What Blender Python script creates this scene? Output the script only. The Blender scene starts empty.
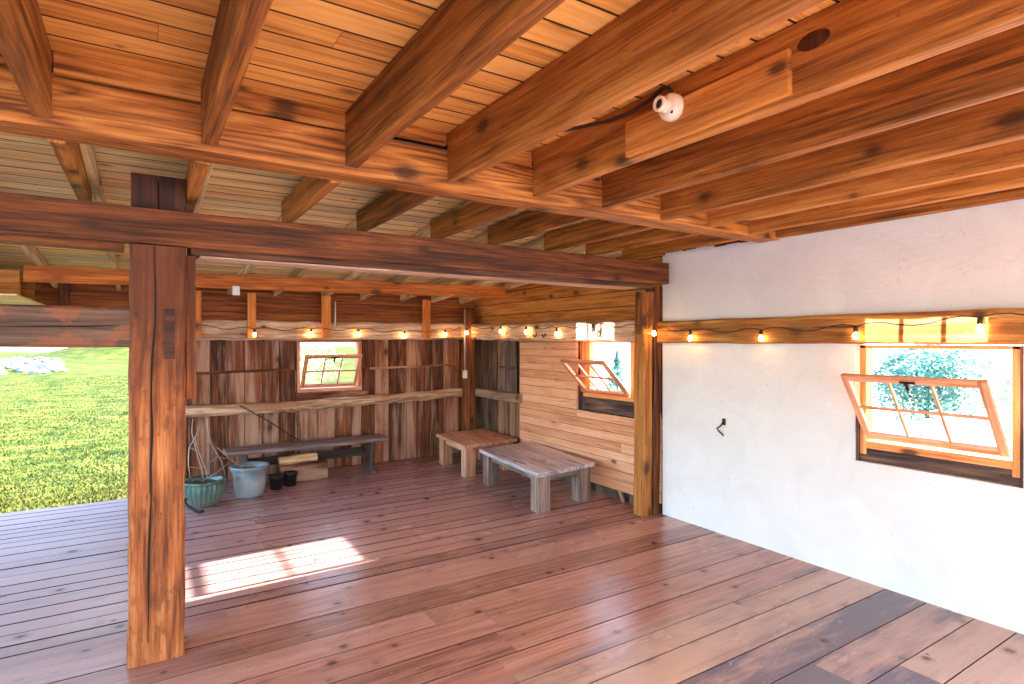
import bpy, math, random
from mathutils import Vector, Matrix
random.seed(7)
C = bpy.context.scene.collection
R = math.radians

def lin(r, g, b):
    f = lambda c: (c/255/12.92) if c/255 <= .04045 else ((c/255+.055)/1.055)**2.4
    return (f(r), f(g), f(b), 1)

# ------------------------------------------------------------------ materials
class NT:
    def __init__(s, name):
        s.m = bpy.data.materials.new(name); s.m.use_nodes = True
        s.t = s.m.node_tree; s.t.nodes.clear()
        s.out = s.n('ShaderNodeOutputMaterial')
    def n(s, ty, **kw):
        x = s.t.nodes.new(ty)
        for k, v in kw.items(): setattr(x, k, v)
        return x
    def l(s, a, b): s.t.links.new(a, b)
    def put(s, sock, v):
        if isinstance(v, bpy.types.NodeSocket): s.l(v, sock)
        else: sock.default_value = v
    def math(s, op, a, b=0.0, clamp=False):
        x = s.n('ShaderNodeMath', operation=op, use_clamp=clamp)
        s.put(x.inputs[0], a); s.put(x.inputs[1], b)
        return x.outputs[0]
    def vmul(s, v, k):
        x = s.n('ShaderNodeVectorMath', operation='MULTIPLY'); s.put(x.inputs[0], v); x.inputs[1].default_value = k
        return x.outputs[0]
    def noise(s, v, scale=1, detail=3, rough=.55, dist=0):
        x = s.n('ShaderNodeTexNoise'); s.put(x.inputs['Vector'], v)
        x.inputs['Scale'].default_value = scale; x.inputs['Detail'].default_value = detail
        x.inputs['Roughness'].default_value = rough; x.inputs['Distortion'].default_value = dist
        return x.outputs['Fac']
    def ramp(s, fac, stops):
        x = s.n('ShaderNodeValToRGB'); s.put(x.inputs[0], fac)
        e = x.color_ramp.elements
        while len(e) < len(stops): e.new(.5)
        for q, (p, c) in zip(e, stops):
            q.position = p; q.color = c if len(c) == 4 else (*c, 1)
        return x.outputs[0]
    def step(s, fac, a, b):
        x = s.n('ShaderNodeMapRange'); s.put(x.inputs[0], fac)
        x.inputs[1].default_value = a; x.inputs[2].default_value = b
        return x.outputs[0]
    def mix(s, fac, a, b, mode='MIX'):
        x = s.n('ShaderNodeMix', data_type='RGBA', blend_type=mode)
        s.put(x.inputs[0], fac); s.put(x.inputs[6], a); s.put(x.inputs[7], b)
        return x.outputs[2]
    def coords(s, kind='Object'):
        return s.n('ShaderNodeTexCoord').outputs[kind]
    def attr(s, name, o='Fac'):
        return s.n('ShaderNodeAttribute', attribute_name=name).outputs[o]
    def sep(s, v):
        x = s.n('ShaderNodeSeparateXYZ'); s.put(x.inputs[0], v); return x.outputs
    def finish(s, col, rough=.6, bump=None, bstr=.3, bdist=.01, spec=.4, **kw):
        p = s.n('ShaderNodeBsdfPrincipled')
        s.put(p.inputs['Base Color'], col); s.put(p.inputs['Roughness'], rough)
        p.inputs['Specular IOR Level'].default_value = spec
        for k, v in kw.items(): s.put(p.inputs[k.replace('_', ' ')], v)
        if bump is not None:
            b = s.n('ShaderNodeBump'); s.put(b.inputs['Height'], bump)
            b.inputs['Strength'].default_value = bstr; b.inputs['Distance'].default_value = bdist
            s.l(b.outputs[0], p.inputs['Normal'])
        s.l(p.outputs[0], s.out.inputs[0])
        return s.m

def wood(name, dark, mid, light, rough=.6, knots=.55, var=.35, stain=None, stain_amt=0, stain_scale=1.2,
         knot_col=(.05, .016, .006, 1), bstr=.35, spec=.35, hook=None, ring=5.0, nails=False, grime=.25, rw=.22, fleck=.6, ct=1.5, checks=.55, roughf=None, kr=.19, ks=(3.0, 5.2, 5.2)):
    s = NT(name)
    g = s.attr('gc', 'Vector'); r = s.attr('rnd')
    wob = s.noise(s.vmul(g, (1.3, 4, 4)), 1, 2)
    base = s.noise(s.vmul(g, (.5, 7, 7)), 1, 2, .5, .4)
    rings = s.math('PINGPONG', s.math('ADD', s.math('MULTIPLY', base, ring), wob), .5)
    rings = s.math('MULTIPLY', rings, 2)
    fine = s.noise(s.vmul(g, (3, 95, 95)), 1, 3, .6)
    streak = s.noise(s.vmul(g, (1.4, 30, 30)), 1, 3, .6)
    fac = s.math('ADD', s.math('MULTIPLY', rings, rw), s.math('ADD', s.math('MULTIPLY', fine, .55), s.math('MULTIPLY', streak, .65)))
    fac = s.math('SUBTRACT', fac, .28-(.22-rw)*.5)
    fac = s.math('ADD', .47, s.math('MULTIPLY', s.math('SUBTRACT', fac, .47), ct))
    fac = s.math('ADD', fac, s.math('MULTIPLY', s.math('SUBTRACT', r, .5), var))
    col = s.ramp(fac, [(.12, dark), (.45, mid), (.85, light)])
    # broad mottling and dirt
    blot = s.noise(s.vmul(g, (.9, 2.6, 2.6)), 1, 4, .6)
    col = s.mix(s.math('MULTIPLY', s.step(blot, .5, .75), grime), col, dark)
    if stain is not None:
        sn = s.noise(s.vmul(g, (stain_scale*.45, stain_scale*5, stain_scale*5)), 1, 4, .65)
        sn = s.math('ADD', sn, s.math('MULTIPLY', s.math('SUBTRACT', r, .5), .12))
        col = s.mix(s.math('MULTIPLY', s.step(sn, .47, .60), stain_amt), col, stain)
    if hook: col = hook(s, col, r)
    fl = s.noise(s.vmul(g, (20, 55, 55)), 1, 3, .7)
    col = s.mix(s.math('MULTIPLY', s.step(fl, .62, .72), fleck), col, dark)
    ck = s.noise(s.vmul(g, (.8, 17, 17)), 1, 2, .5)
    ck = s.math('SUBTRACT', 1.0, s.step(s.math('ABSOLUTE', s.math('SUBTRACT', ck, .5)), .004, .016))
    ck = s.math('MULTIPLY', ck, s.step(s.noise(s.vmul(g, (1.1, 5, 5)), 1, 2), .52, .60))
    col = s.mix(s.math('MULTIPLY', ck, checks), col, knot_col)
    if knots > 0:
        v = s.n('ShaderNodeTexVoronoi', feature='F1')
        s.put(v.inputs['Vector'], s.vmul(g, ks)); v.inputs['Scale'].default_value = 1
        cr = s.sep(v.outputs['Color'])
        rad = s.math('MULTIPLY', cr[0], kr)
        gate = s.math('GREATER_THAN', cr[1], 1-knots)
        wv = s.math('ADD', v.outputs['Distance'], s.math('MULTIPLY', s.math('SUBTRACT', fine, .5), .16))
        d = s.math('DIVIDE', wv, s.math('ADD', rad, .05))
        k = s.math('MULTIPLY', s.math('SUBTRACT', 1.0, s.step(d, .55, 1.15)), gate)
        halo = s.math('MULTIPLY', s.math('SUBTRACT', 1.0, s.step(d, .9, 2.4)), gate)
        col = s.mix(s.math('MULTIPLY', halo, .35), col, dark)
        col = s.mix(s.math('MULTIPLY', k, .85), col, knot_col)
    if nails:
        v2 = s.n('ShaderNodeTexVoronoi', feature='F1'); s.put(v2.inputs['Vector'], s.vmul(g, (11, 11, 11)))
        col = s.mix(s.math('MULTIPLY', s.math('SUBTRACT', 1.0, s.step(v2.outputs['Distance'], .06, .16)), .8), col, knot_col)
    h = s.math('ADD', s.math('MULTIPLY', fine, .6), s.math('ADD', s.math('MULTIPLY', blot, .5), s.math('MULTIPLY', streak, .5)))
    if roughf: rough = roughf(s)
    rg = s.math('ADD', rough, s.math('MULTIPLY', s.math('SUBTRACT', blot, .5), .25))
    return s.finish(col, rg, h, bstr, .008, spec)

M = {}
M['joist'] = wood('joist_wood', lin(84, 44, 14), lin(158, 96, 40), lin(206, 144, 74), .62, rw=.14, fleck=.6, knots=.75, ct=1.3)
M['deck'] = wood('ceiling_board_wood', lin(186, 114, 50), lin(244, 186, 102), lin(254, 212, 140), .6, var=.4, grime=.1, rw=.12, fleck=.3, knots=.85, ct=1.0, checks=.15)
M['deck_pale'] = wood('pale_ceiling_board_wood', lin(230, 182, 112), lin(255, 232, 170), lin(255, 244, 200), .65, knots=.35, var=.3,
                      stain=lin(150, 136, 120), stain_amt=.5, stain_scale=.9, grime=.1, rw=.1)
M['joist_pale'] = wood('pale_joist_wood', lin(160, 136, 96), lin(226, 202, 156), lin(244, 226, 186), .7, knots=.3, stain=lin(110, 78, 44), stain_amt=.5)
M['header'] = wood('header_wood', lin(104, 56, 20), lin(174, 106, 46), lin(214, 150, 80), .6, knots=.6, ring=9, rw=.3)
M['girder'] = wood('girder_wood', lin(56, 26, 10), lin(116, 62, 26), lin(164, 100, 50), .6, knots=.9, rw=.14)
M['old_timber'] = wood('old_dark_timber', lin(62, 36, 26), lin(112, 74, 54), lin(160, 118, 92), .7, knots=.3)
M['dark'] = wood('dark_stained_wood', lin(40, 16, 9), lin(74, 34, 20), lin(100, 50, 30), .6, knots=.2)
M['stud'] = wood('stud_wood', lin(158, 82, 26), lin(214, 130, 54), lin(236, 164, 86), .6, knots=.8, rw=.1)
M['log'] = wood('weathered_log', lin(132, 92, 66), lin(214, 180, 152), lin(244, 226, 210), .8, knots=.4,
                stain=lin(140, 84, 48), stain_amt=.6, stain_scale=1.2, bstr=.8, rw=.1)
M['brown_log'] = wood('brown_log', lin(76, 42, 16), lin(160, 104, 50), lin(208, 156, 92), .75, knots=.6, rw=.12,
                      stain=lin(110, 66, 30), stain_amt=.6, bstr=.6)
M['wallboard'] = wood('old_wall_board', lin(58, 30, 18), lin(122, 70, 46), lin(172, 112, 82), .8, knots=.3, var=.35,
                      stain=lin(210, 172, 152), stain_amt=.5, stain_scale=1.1, bstr=.6, grime=.5, rw=.12)
M['cornerboard'] = wood('grey_brown_board', lin(58, 44, 38), lin(112, 90, 78), lin(160, 136, 118), .8, knots=.2, var=.6,
                        stain=lin(150, 100, 64), stain_amt=.5, bstr=.6)
M['sheath'] = wood('sheathing_board', lin(176, 112, 80), lin(224, 162, 126), lin(242, 196, 166), .75, knots=.35, var=.3, rw=.04, ct=1.0,
                   nails=True, grime=.35, knot_col=lin(92, 48, 26))
M['sheath_up'] = wood('upper_sheathing_board', lin(138, 80, 30), lin(200, 132, 62), lin(226, 166, 92), .7, knots=.35, var=.2, rw=.1)
M['sheath_back'] = wood('upper_back_board', lin(98, 48, 18), lin(156, 88, 38), lin(192, 122, 62), .7, knots=.3, var=.2, rw=.1)
M['table_grey'] = wood('weathered_grey_wood_sky_sheen', lin(128, 120, 126), lin(188, 182, 196), lin(222, 218, 232), .3, knots=.25, var=.3, spec=.5)  # grey wood, with the top's sky reflection mixed into its bluish tone
M['table_leg'] = wood('grey_brown_leg_wood', lin(84, 68, 62), lin(132, 112, 104), lin(170, 152, 146), .6, knots=.25, var=.3)
M['table_tan'] = wood('tan_table_wood', lin(150, 104, 78), lin(200, 152, 124), lin(222, 180, 154), .6, knots=.25, var=.2)
M['bench'] = wood('bench_wood', lin(70, 56, 54), lin(112, 94, 92), lin(150, 132, 130), .6, knots=.1)
M['bench_leg'] = wood('bench_leg_wood', lin(48, 36, 32), lin(80, 62, 56), lin(112, 92, 84), .7, knots=.1)
M['firewood'] = wood('firewood', lin(150, 96, 56), lin(214, 164, 120), lin(238, 202, 164), .75, knots=.1)
M['sash'] = wood('sash_wood', lin(176, 108, 76), lin(222, 156, 122), lin(238, 182, 152), .5, knots=.1, var=.1)
M['jamb'] = wood('jamb_wood', lin(190, 104, 48), lin(232, 152, 90), lin(246, 184, 128), .55, knots=.25)
M['sill'] = wood('dark_sill_board', lin(44, 32, 34), lin(88, 68, 64), lin(146, 112, 88), .75, knots=.1, bstr=.6)

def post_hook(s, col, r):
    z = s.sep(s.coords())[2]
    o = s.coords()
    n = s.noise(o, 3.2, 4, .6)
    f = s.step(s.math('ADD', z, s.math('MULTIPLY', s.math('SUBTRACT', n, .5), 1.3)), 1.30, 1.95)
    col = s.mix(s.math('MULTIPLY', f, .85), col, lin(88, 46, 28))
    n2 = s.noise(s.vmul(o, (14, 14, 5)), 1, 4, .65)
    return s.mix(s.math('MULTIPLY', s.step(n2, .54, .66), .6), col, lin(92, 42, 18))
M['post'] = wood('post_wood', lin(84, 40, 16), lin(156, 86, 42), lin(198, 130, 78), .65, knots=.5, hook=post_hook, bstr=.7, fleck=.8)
def girt_hook(s, col, r):
    n = s.noise(s.vmul(s.coords(), (5, 5, 7)), 1, 4, .6)
    z = s.sep(s.coords())[2]
    m = s.math('ADD', n, s.math('MULTIPLY', s.math('ABSOLUTE', s.math('SUBTRACT', z, 1.89)), 1.6))
    return s.mix(s.math('MULTIPLY', s.step(m, .60, .66), .6), col, lin(148, 88, 62))
M['girt'] = wood('girt_wood', lin(70, 52, 44), lin(104, 80, 68), lin(132, 104, 90), .75, knots=.1, hook=girt_hook)

def floor_hook(s, col, r):
    o = s.coords(); x, y, z = s.sep(o)
    big = s.noise(o, .55, 3, .6)
    jit = s.math('MULTIPLY', s.math('SUBTRACT', big, .5), 2.4)
    # west mask: bleached boards toward the open side
    # pale mask: unseen floor lightened to bounce sun from the added wall opening
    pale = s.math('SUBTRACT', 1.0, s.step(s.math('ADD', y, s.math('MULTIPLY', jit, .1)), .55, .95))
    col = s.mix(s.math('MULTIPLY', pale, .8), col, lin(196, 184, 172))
    west = s.west = s.step(s.math('SUBTRACT', s.math('ADD', jit, s.math('MULTIPLY', y, .22)), x), .2, 1.5)
    col = s.mix(s.math('MULTIPLY', west, .65), col, lin(166, 140, 144))
    rear = s.step(s.math('ADD', y, jit), 3.6, 7.0)
    col = s.mix(s.math('MULTIPLY', rear, .6), col, lin(160, 130, 144))  # lavender sky sheen painted into the rear boards' colour
    # worn tan and grey boards near the plaster wall
    tan = s.step(s.math('ADD', s.math('SUBTRACT', 2.72, y), s.math('MULTIPLY', s.math('SUBTRACT', r, .5), .3)), 0, .12)
    g = s.attr('gc', 'Vector')
    n = s.noise(s.vmul(g, (1.1, 6, 6)), 1, 5, .66)
    tcol = s.ramp(s.math('ADD', n, s.math('MULTIPLY', s.math('SUBTRACT', r, .5), .5)),
                  [(.28, lin(190, 158, 138)), (.42, lin(160, 130, 118)), (.49, lin(124, 106, 108)), (.58, lin(72, 72, 90))])
    col = s.mix(s.math('MULTIPLY', tan, .85), col, tcol)
    sp = s.noise(o, 38, 2, .5)
    return s.mix(s.math('MULTIPLY', s.step(sp, .70, .76), .5), col, lin(226, 204, 190))
def floor_rough(s): return s.math('ADD', .25, s.math('MULTIPLY', s.west, .34))
M['floor'] = wood('floor_board_wood', lin(120, 78, 66), lin(184, 132, 114), lin(212, 168, 152), .34, knots=.6, var=.35, rw=.14, fleck=.35, roughf=floor_rough, kr=.16, ks=(5.0, 6.0, 6.0), ct=.95, checks=.3,
                  hook=floor_hook, spec=.55, bstr=.18, knot_col=lin(74, 34, 32))

def simple(name, col, rough=.5, metallic=0, spec=.5, bump=0, bscale=30, var=.0, **kw):
    s = NT(name); o = s.coords(); n = s.noise(o, bscale, 4)
    c2 = tuple(min(1, x*(1+var)) for x in col[:3]) + (1,); c1 = tuple(x*(1-var) for x in col[:3]) + (1,)
    return s.finish(s.mix(s.step(n, .35, .65), c1, c2), rough, n, bump, .01, spec, Metallic=metallic, **kw)
M['porcelain'] = simple('white_porcelain', lin(238, 226, 212), .18)
M['black'] = simple('black_rubber', lin(26, 24, 26), .5)
M['black_plastic'] = simple('black_plastic', lin(22, 22, 26), .4)
M['wire'] = simple('grey_wire', lin(168, 150, 142), .5, .6)
M['steel'] = simple('zinc_steel', lin(206, 204, 206), .35, .5)
M['iron'] = simple('rusty_iron', lin(58, 38, 30), .6, .5)
M['box_white'] = simple('white_plastic', lin(226, 222, 224), .4)
M['soil'] = simple('dark_soil', lin(40, 32, 28), .9, bump=.6)
M['edge_shade'] = simple('shaded_board_edge', lin(74, 40, 24), .9)  # dark colour stands for the shade inside board gaps
M['floor_dirt_shade'] = simple('dirty_shaded_floor_seam', lin(54, 34, 32), .9)  # gap shade and seam dirt, both put into this dark colour
M['void'] = simple('dark_underlay', lin(28, 18, 14), .9)
M['rock'] = simple('pale_rock', lin(128, 128, 134), .85, bump=.8, bscale=3, var=.35)
M['stone'] = simple('foundation_stone', lin(96, 84, 74), .9, bump=.8, bscale=8, var=.3)

def glaze(name, a, b, c):
    s = NT(name); o = s.coords(); z = s.sep(o)[2]
    n = s.noise(s.vmul(o, (9, 9, 3)), 1, 4)
    col = s.ramp(s.math('ADD', s.math('MULTIPLY', z, 1.5), s.math('MULTIPLY', n, .5)), [(.2, a), (.5, b), (.72, c)])
    return s.finish(col, .22, n, .1, .01, .6)
M['teal_glaze'] = glaze('teal_glaze', lin(124, 126, 116), lin(84, 112, 106), lin(40, 70, 68))
M['grey_glaze'] = glaze('grey_glaze', lin(140, 146, 152), lin(150, 160, 168), lin(104, 118, 130))

def plaster():
    s = NT('white_plaster'); o = s.coords()
    n1 = s.noise(o, 2.2, 5, .6, .8); n2 = s.noise(o, 26, 4, .6)
    v = s.n('ShaderNodeTexVoronoi', feature='DISTANCE_TO_EDGE'); s.put(v.inputs['Vector'], o)
    v.inputs['Scale'].default_value = 1.4
    col = s.mix(s.step(n1, .3, .7), lin(216, 216, 223), lin(228, 229, 235))
    sp = s.noise(o, 19, 3, .6); reg = s.noise(o, 2.7, 2)
    spot = s.math('MULTIPLY', s.step(sp, .71, .74), s.step(reg, .5, .6))
    col = s.mix(s.math('MULTIPLY', spot, .6), col, lin(150, 138, 134))
    wv = s.noise(o, 3.1, 3, .6)
    v2 = s.n('ShaderNodeTexVoronoi', feature='DISTANCE_TO_EDGE'); v2.inputs['Scale'].default_value = 4.2
    ad = s.n('ShaderNodeVectorMath', operation='ADD'); s.l(o, ad.inputs[0])
    cb = s.n('ShaderNodeCombineXYZ'); s.put(cb.inputs[0], wv); s.put(cb.inputs[1], s.math('MULTIPLY', wv, .7)); s.put(cb.inputs[2], s.noise(o, 4.3, 3)); s.l(cb.outputs[0], ad.inputs[1])
    s.l(ad.outputs[0], v2.inputs['Vector'])
    crk = s.math('MULTIPLY', s.math('SUBTRACT', 1.0, s.step(v2.outputs['Distance'], .002, .010)), s.step(s.noise(o, 1.9, 4, .7), .52, .60))
    col = s.mix(s.math('MULTIPLY', crk, .22), col, lin(186, 172, 164))
    h = s.math('ADD', s.math('SUBTRACT', s.math('MULTIPLY', n1, 1.0), s.math('MULTIPLY', crk, .5)), s.math('MULTIPLY', n2, .35))
    return s.finish(col, .8, h, .35, .025, .3)
M['plaster'] = plaster()

def glass():
    s = NT('window_glass')
    t = s.n('ShaderNodeBsdfTransparent'); t.inputs[0].default_value = (.97, .98, .98, 1)
    g = s.n('ShaderNodeBsdfGlossy'); g.inputs['Roughness'].default_value = .02
    f = s.n('ShaderNodeFresnel'); f.inputs[0].default_value = 1.45
    m = s.n('ShaderNodeMixShader'); s.l(f.outputs[0], m.inputs[0]); s.l(t.outputs[0], m.inputs[1]); s.l(g.outputs[0], m.inputs[2])
    s.l(m.outputs[0], s.out.inputs[0]); return s.m
M['glass'] = glass()

def bulb():
    s = NT('lit_bulb'); e = s.n('ShaderNodeEmission'); e.inputs[0].default_value = (1, .5, .14, 1); e.inputs[1].default_value = BULB
    s.l(e.outputs[0], s.out.inputs[0]); return s.m
BULB = 130
M['bulb'] = bulb()
M['bulb_off'] = simple('unlit_bulb_glass', lin(150, 150, 150), .1)

def ground():
    s = NT('meadow_ground'); o = s.coords(); x, y, z = s.sep(o)
    n = s.noise(s.vmul(o, (1, 1.7, 1)), 1.1, 5, .7); n2 = s.noise(o, 11, 4, .7)
    big = s.noise(o, .09, 3, .6)
    f = s.math('ADD', s.math('MULTIPLY', n, .6), s.math('MULTIPLY', n2, .45))
    col = s.ramp(f, [(.41, lin(26, 44, 6)), (.48, lin(46, 64, 11)), (.55, lin(68, 80, 20)), (.64, lin(104, 102, 50))])
    near = s.math('SUBTRACT', 1.0, s.step(s.math('ADD', y, s.math('MULTIPLY', n, 1.6)), 9.3, 11.8))
    col = s.mix(s.math('MULTIPLY', near, .5), col, lin(88, 80, 20))
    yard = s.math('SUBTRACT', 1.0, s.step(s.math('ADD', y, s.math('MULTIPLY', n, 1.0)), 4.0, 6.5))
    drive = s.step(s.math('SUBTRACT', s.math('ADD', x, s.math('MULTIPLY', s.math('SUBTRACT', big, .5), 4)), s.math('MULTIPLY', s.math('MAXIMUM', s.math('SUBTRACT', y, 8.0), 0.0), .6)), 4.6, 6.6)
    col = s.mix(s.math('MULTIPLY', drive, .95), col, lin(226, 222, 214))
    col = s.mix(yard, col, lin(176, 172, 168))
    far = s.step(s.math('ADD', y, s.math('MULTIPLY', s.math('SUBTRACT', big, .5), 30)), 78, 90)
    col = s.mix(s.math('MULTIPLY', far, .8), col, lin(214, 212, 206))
    return s.finish(col, .9, s.math('ADD', n2, n), .8, .05, .1)
M['ground'] = ground()
def blade():
    s = NT('grass_blade'); r = s.attr('rnd')
    col = s.ramp(r, [(0, lin(34, 50, 6)), (.5, lin(56, 70, 12)), (.8, lin(80, 82, 20)), (1, lin(104, 92, 36))])
    return s.finish(col, .7, spec=.2)
M['blade'] = blade()
def leafmat(name, a, b, c):
    s = NT(name); r = s.attr('rnd')
    col = s.ramp(r, [(0, a), (.5, b), (1, c)])
    p = s.n('ShaderNodeBsdfPrincipled'); s.l(col, p.inputs['Base Color']); p.inputs['Roughness'].default_value = .6
    t = s.n('ShaderNodeBsdfTranslucent'); s.l(col, t.inputs[0])
    m = s.n('ShaderNodeMixShader'); m.inputs[0].default_value = .35
    s.l(p.outputs[0], m.inputs[1]); s.l(t.outputs[0], m.inputs[2]); s.l(m.outputs[0], s.out.inputs[0]); return s.m
M['leaf_teal'] = leafmat('teal_leaf', lin(40, 92, 92), lin(72, 132, 124), lin(120, 172, 156))
M['leaf_pale'] = leafmat('pale_leaf', lin(110, 150, 110), lin(160, 190, 150), lin(206, 220, 196))
M['leaf_green'] = leafmat('green_leaf', lin(60, 100, 40), lin(104, 144, 60), lin(160, 186, 100))
M['bark'] = simple('grey_bark', lin(96, 84, 76), .9, bump=.6)

# ------------------------------------------------------------------ mesh builder
class MB:
    def __init__(s): s.v = []; s.f = []; s.g = []; s.r = []; s.mi = []
    def add(s, vs, fs, gs, rnd=None, mi=0):
        o = len(s.v); rnd = random.random() if rnd is None else rnd
        off = Vector((random.uniform(0, 50), random.uniform(0, 50), random.uniform(0, 50)))
        s.v += [tuple(x) for x in vs]; s.g += [tuple(Vector(x)+off) for x in gs]; s.r += [rnd]*len(vs)
        s.f += [tuple(i+o for i in f) for f in fs]; s.mi += [mi]*len(fs)
    def timber(s, p0, p1, w, h, up=(0, 0, 1), seg=None, jit=0.0, bev=.006, rnd=None, taper=1.0, mi=0, edge=0):
        """bar from p0 to p1 (axis through its centre), w across, h along up"""
        p0, p1 = Vector(p0), Vector(p1); d = p1-p0; L = d.length; a = d/L
        u = Vector(up); u = (u-a*u.dot(a)).normalized(); c = a.cross(u)
        n = max(1, int(L/seg)) if seg else 1
        vs, gs, fs = [], [], []
        b = min(bev, w*.45, h*.45)
        for i in range(n+1):
            t = i/n; k = 1+(taper-1)*t; W, H = w*k/2, h*k/2
            ring = [(-W+b, -H), (W-b, -H), (W, -H+b), (W, H-b), (W-b, H), (-W+b, H), (-W, H-b), (-W, -H+b)]
            sh = (random.uniform(-jit, jit)*.6, random.uniform(-jit, jit)*.6) if 0 < i < n else (0, 0)
            for x, y in ring:
                x2 = x+random.uniform(-jit, jit)*.5+sh[0]; y2 = y+random.uniform(-jit, jit)*.5+sh[1]
                vs.append(p0+a*(L*t)+c*x2+u*y2); gs.append((L*t, x2, y2))
        for i in range(n):
            for j in range(8):
                q = (j+1) % 8
                fs.append((i*8+j, i*8+q, i*8+8+q, i*8+8+j))
        fs.append(tuple(reversed(range(8)))); fs.append(tuple(n*8+j for j in range(8)))
        s.add(vs, fs, gs, rnd, mi)
        if edge:                                  # gap shade painted on board edges: second material on the long narrow sides
            for k in range(n):
                for j in ((1, 2, 3, 5, 6, 7) if w > h else (0, 1, 3, 4, 5, 7)): s.mi[len(s.mi)-len(fs)+k*8+j] = edge
    def box(s, x0, x1, y0, y1, z0, z1, grain=None, bev=.004, rnd=None, seg=None, jit=0, mi=0, edge=0):
        D = (x1-x0, y1-y0, z1-z0)
        ax = grain if grain is not None else max(range(3), key=lambda i: D[i])
        c = [(x0+x1)/2, (y0+y1)/2, (z0+z1)/2]
        p0, p1 = list(c), list(c); p0[ax] -= D[ax]/2; p1[ax] += D[ax]/2
        if ax == 2: up, w, h = (0, 1, 0), D[0], D[1]
        elif ax == 0: up, w, h = (0, 0, 1), D[1], D[2]
        else: up, w, h = (0, 0, 1), D[0], D[2]
        s.timber(p0, p1, w, h, up, seg, jit, bev, rnd, mi=mi, edge=edge)
    def tube(s, pts, r, n=6, rnd=None, mi=0):
        pts = [Vector(p) for p in pts]; vs, gs, fs = [], [], []; L = 0
        for i, p in enumerate(pts):
            t = (pts[min(i+1, len(pts)-1)]-pts[max(i-1, 0)]).normalized()
            u = t.orthogonal().normalized() if i == 0 else (u-t*u.dot(t)).normalized()
            c = t.cross(u)
            if i: L += (p-pts[i-1]).length
            rr = r[i] if isinstance(r, (list, tuple)) else r
            for j in range(n):
                A = 2*math.pi*j/n; vs.append(p+u*(rr*math.cos(A))+c*(rr*math.sin(A))); gs.append((L, rr*math.cos(A), rr*math.sin(A)))
        for i in range(len(pts)-1):
            for j in range(n):
                q = (j+1) % n; fs.append((i*n+j, i*n+q, (i+1)*n+q, (i+1)*n+j))
        fs.append(tuple(reversed(range(n)))); fs.append(tuple((len(pts)-1)*n+j for j in range(n)))
        s.add(vs, fs, gs, rnd, mi)
    def lathe(s, prof, n=32, M4=None, ribs=0, ribd=0, rnd=None, mi=0, closed=False):
        vs, gs, fs = [], [], []
        for k, q in enumerate(prof):
            r, z = q[0], q[1]; rib = q[2] if len(q) > 2 else 0
            for j in range(n):
                A = 2*math.pi*j/n; rr = r*(1+ribd*rib*abs(math.sin(ribs*A/2))) if ribs else r
                v = Vector((rr*math.cos(A), rr*math.sin(A), z)); gs.append(tuple(v)); vs.append(M4 @ v if M4 else v)
        for i in range(len(prof)-1):
            for j in range(n):
                q = (j+1) % n; fs.append((i*n+j, i*n+q, (i+1)*n+q, (i+1)*n+j))
        fs.append(tuple(reversed(range(n)))); fs.append(tuple((len(prof)-1)*n+j for j in range(n)))
        s.add(vs, fs, gs, rnd, mi)
    def build(s, name, mat, parent=None, smooth=False, label=None, cat=None, group=None, kind=None):
        me = bpy.data.meshes.new(name); me.from_pydata(s.v, [], s.f)
        for m in (mat if isinstance(mat, (list, tuple)) else [mat]): me.materials.append(M[m])
        a = me.attributes.new('gc', 'FLOAT_VECTOR', 'POINT'); a.data.foreach_set('vector', [x for g in s.g for x in g])
        a = me.attributes.new('rnd', 'FLOAT', 'POINT'); a.data.foreach_set('value', s.r)
        me.polygons.foreach_set('material_index', s.mi)
        if smooth: me.polygons.foreach_set('use_smooth', [True]*len(me.polygons))
        me.update()
        o = bpy.data.objects.new(name, me); C.objects.link(o)
        if parent is not None:
            o.parent = parent; o.matrix_parent_inverse = Matrix.Translation(parent.location).inverted() if not parent.rotation_euler.z else \
                (Matrix.Translation(parent.location) @ parent.rotation_euler.to_matrix().to_4x4()).inverted()
        return tag(o, label, cat, group, kind)

def tag(o, label=None, cat=None, group=None, kind=None):
    if label: o['label'] = label
    if cat: o['category'] = cat
    if group: o['group'] = group
    if kind: o['kind'] = kind
    return o
def empty(name, loc, label=None, cat=None, group=None, kind=None):
    o = bpy.data.objects.new(name, None); o.location = loc; o.empty_display_size = .1; C.objects.link(o)
    return tag(o, label, cat, group, kind)
def one(name, mat, label, cat, group=None, **kw):
    """decorator-like helper: returns a builder and a finish call"""
    return MB()
def rot(v, a, o):
    x, y = v[0]-o[0], v[1]-o[1]
    return Vector((o[0]+x*math.cos(a)-y*math.sin(a), o[1]+x*math.sin(a)+y*math.cos(a), v[2]))

# ------------------------------------------------------------------ dimensions (metres; camera eye 1.8 m above the floor)
XR = 4.56           # plaster and boarded wall, inner face
YB = 8.38           # rear wall, inner face
ZC = 2.97           # underside of ceiling boards
XL, YF = -4.2, -5.5  # open sides of the barn

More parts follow.
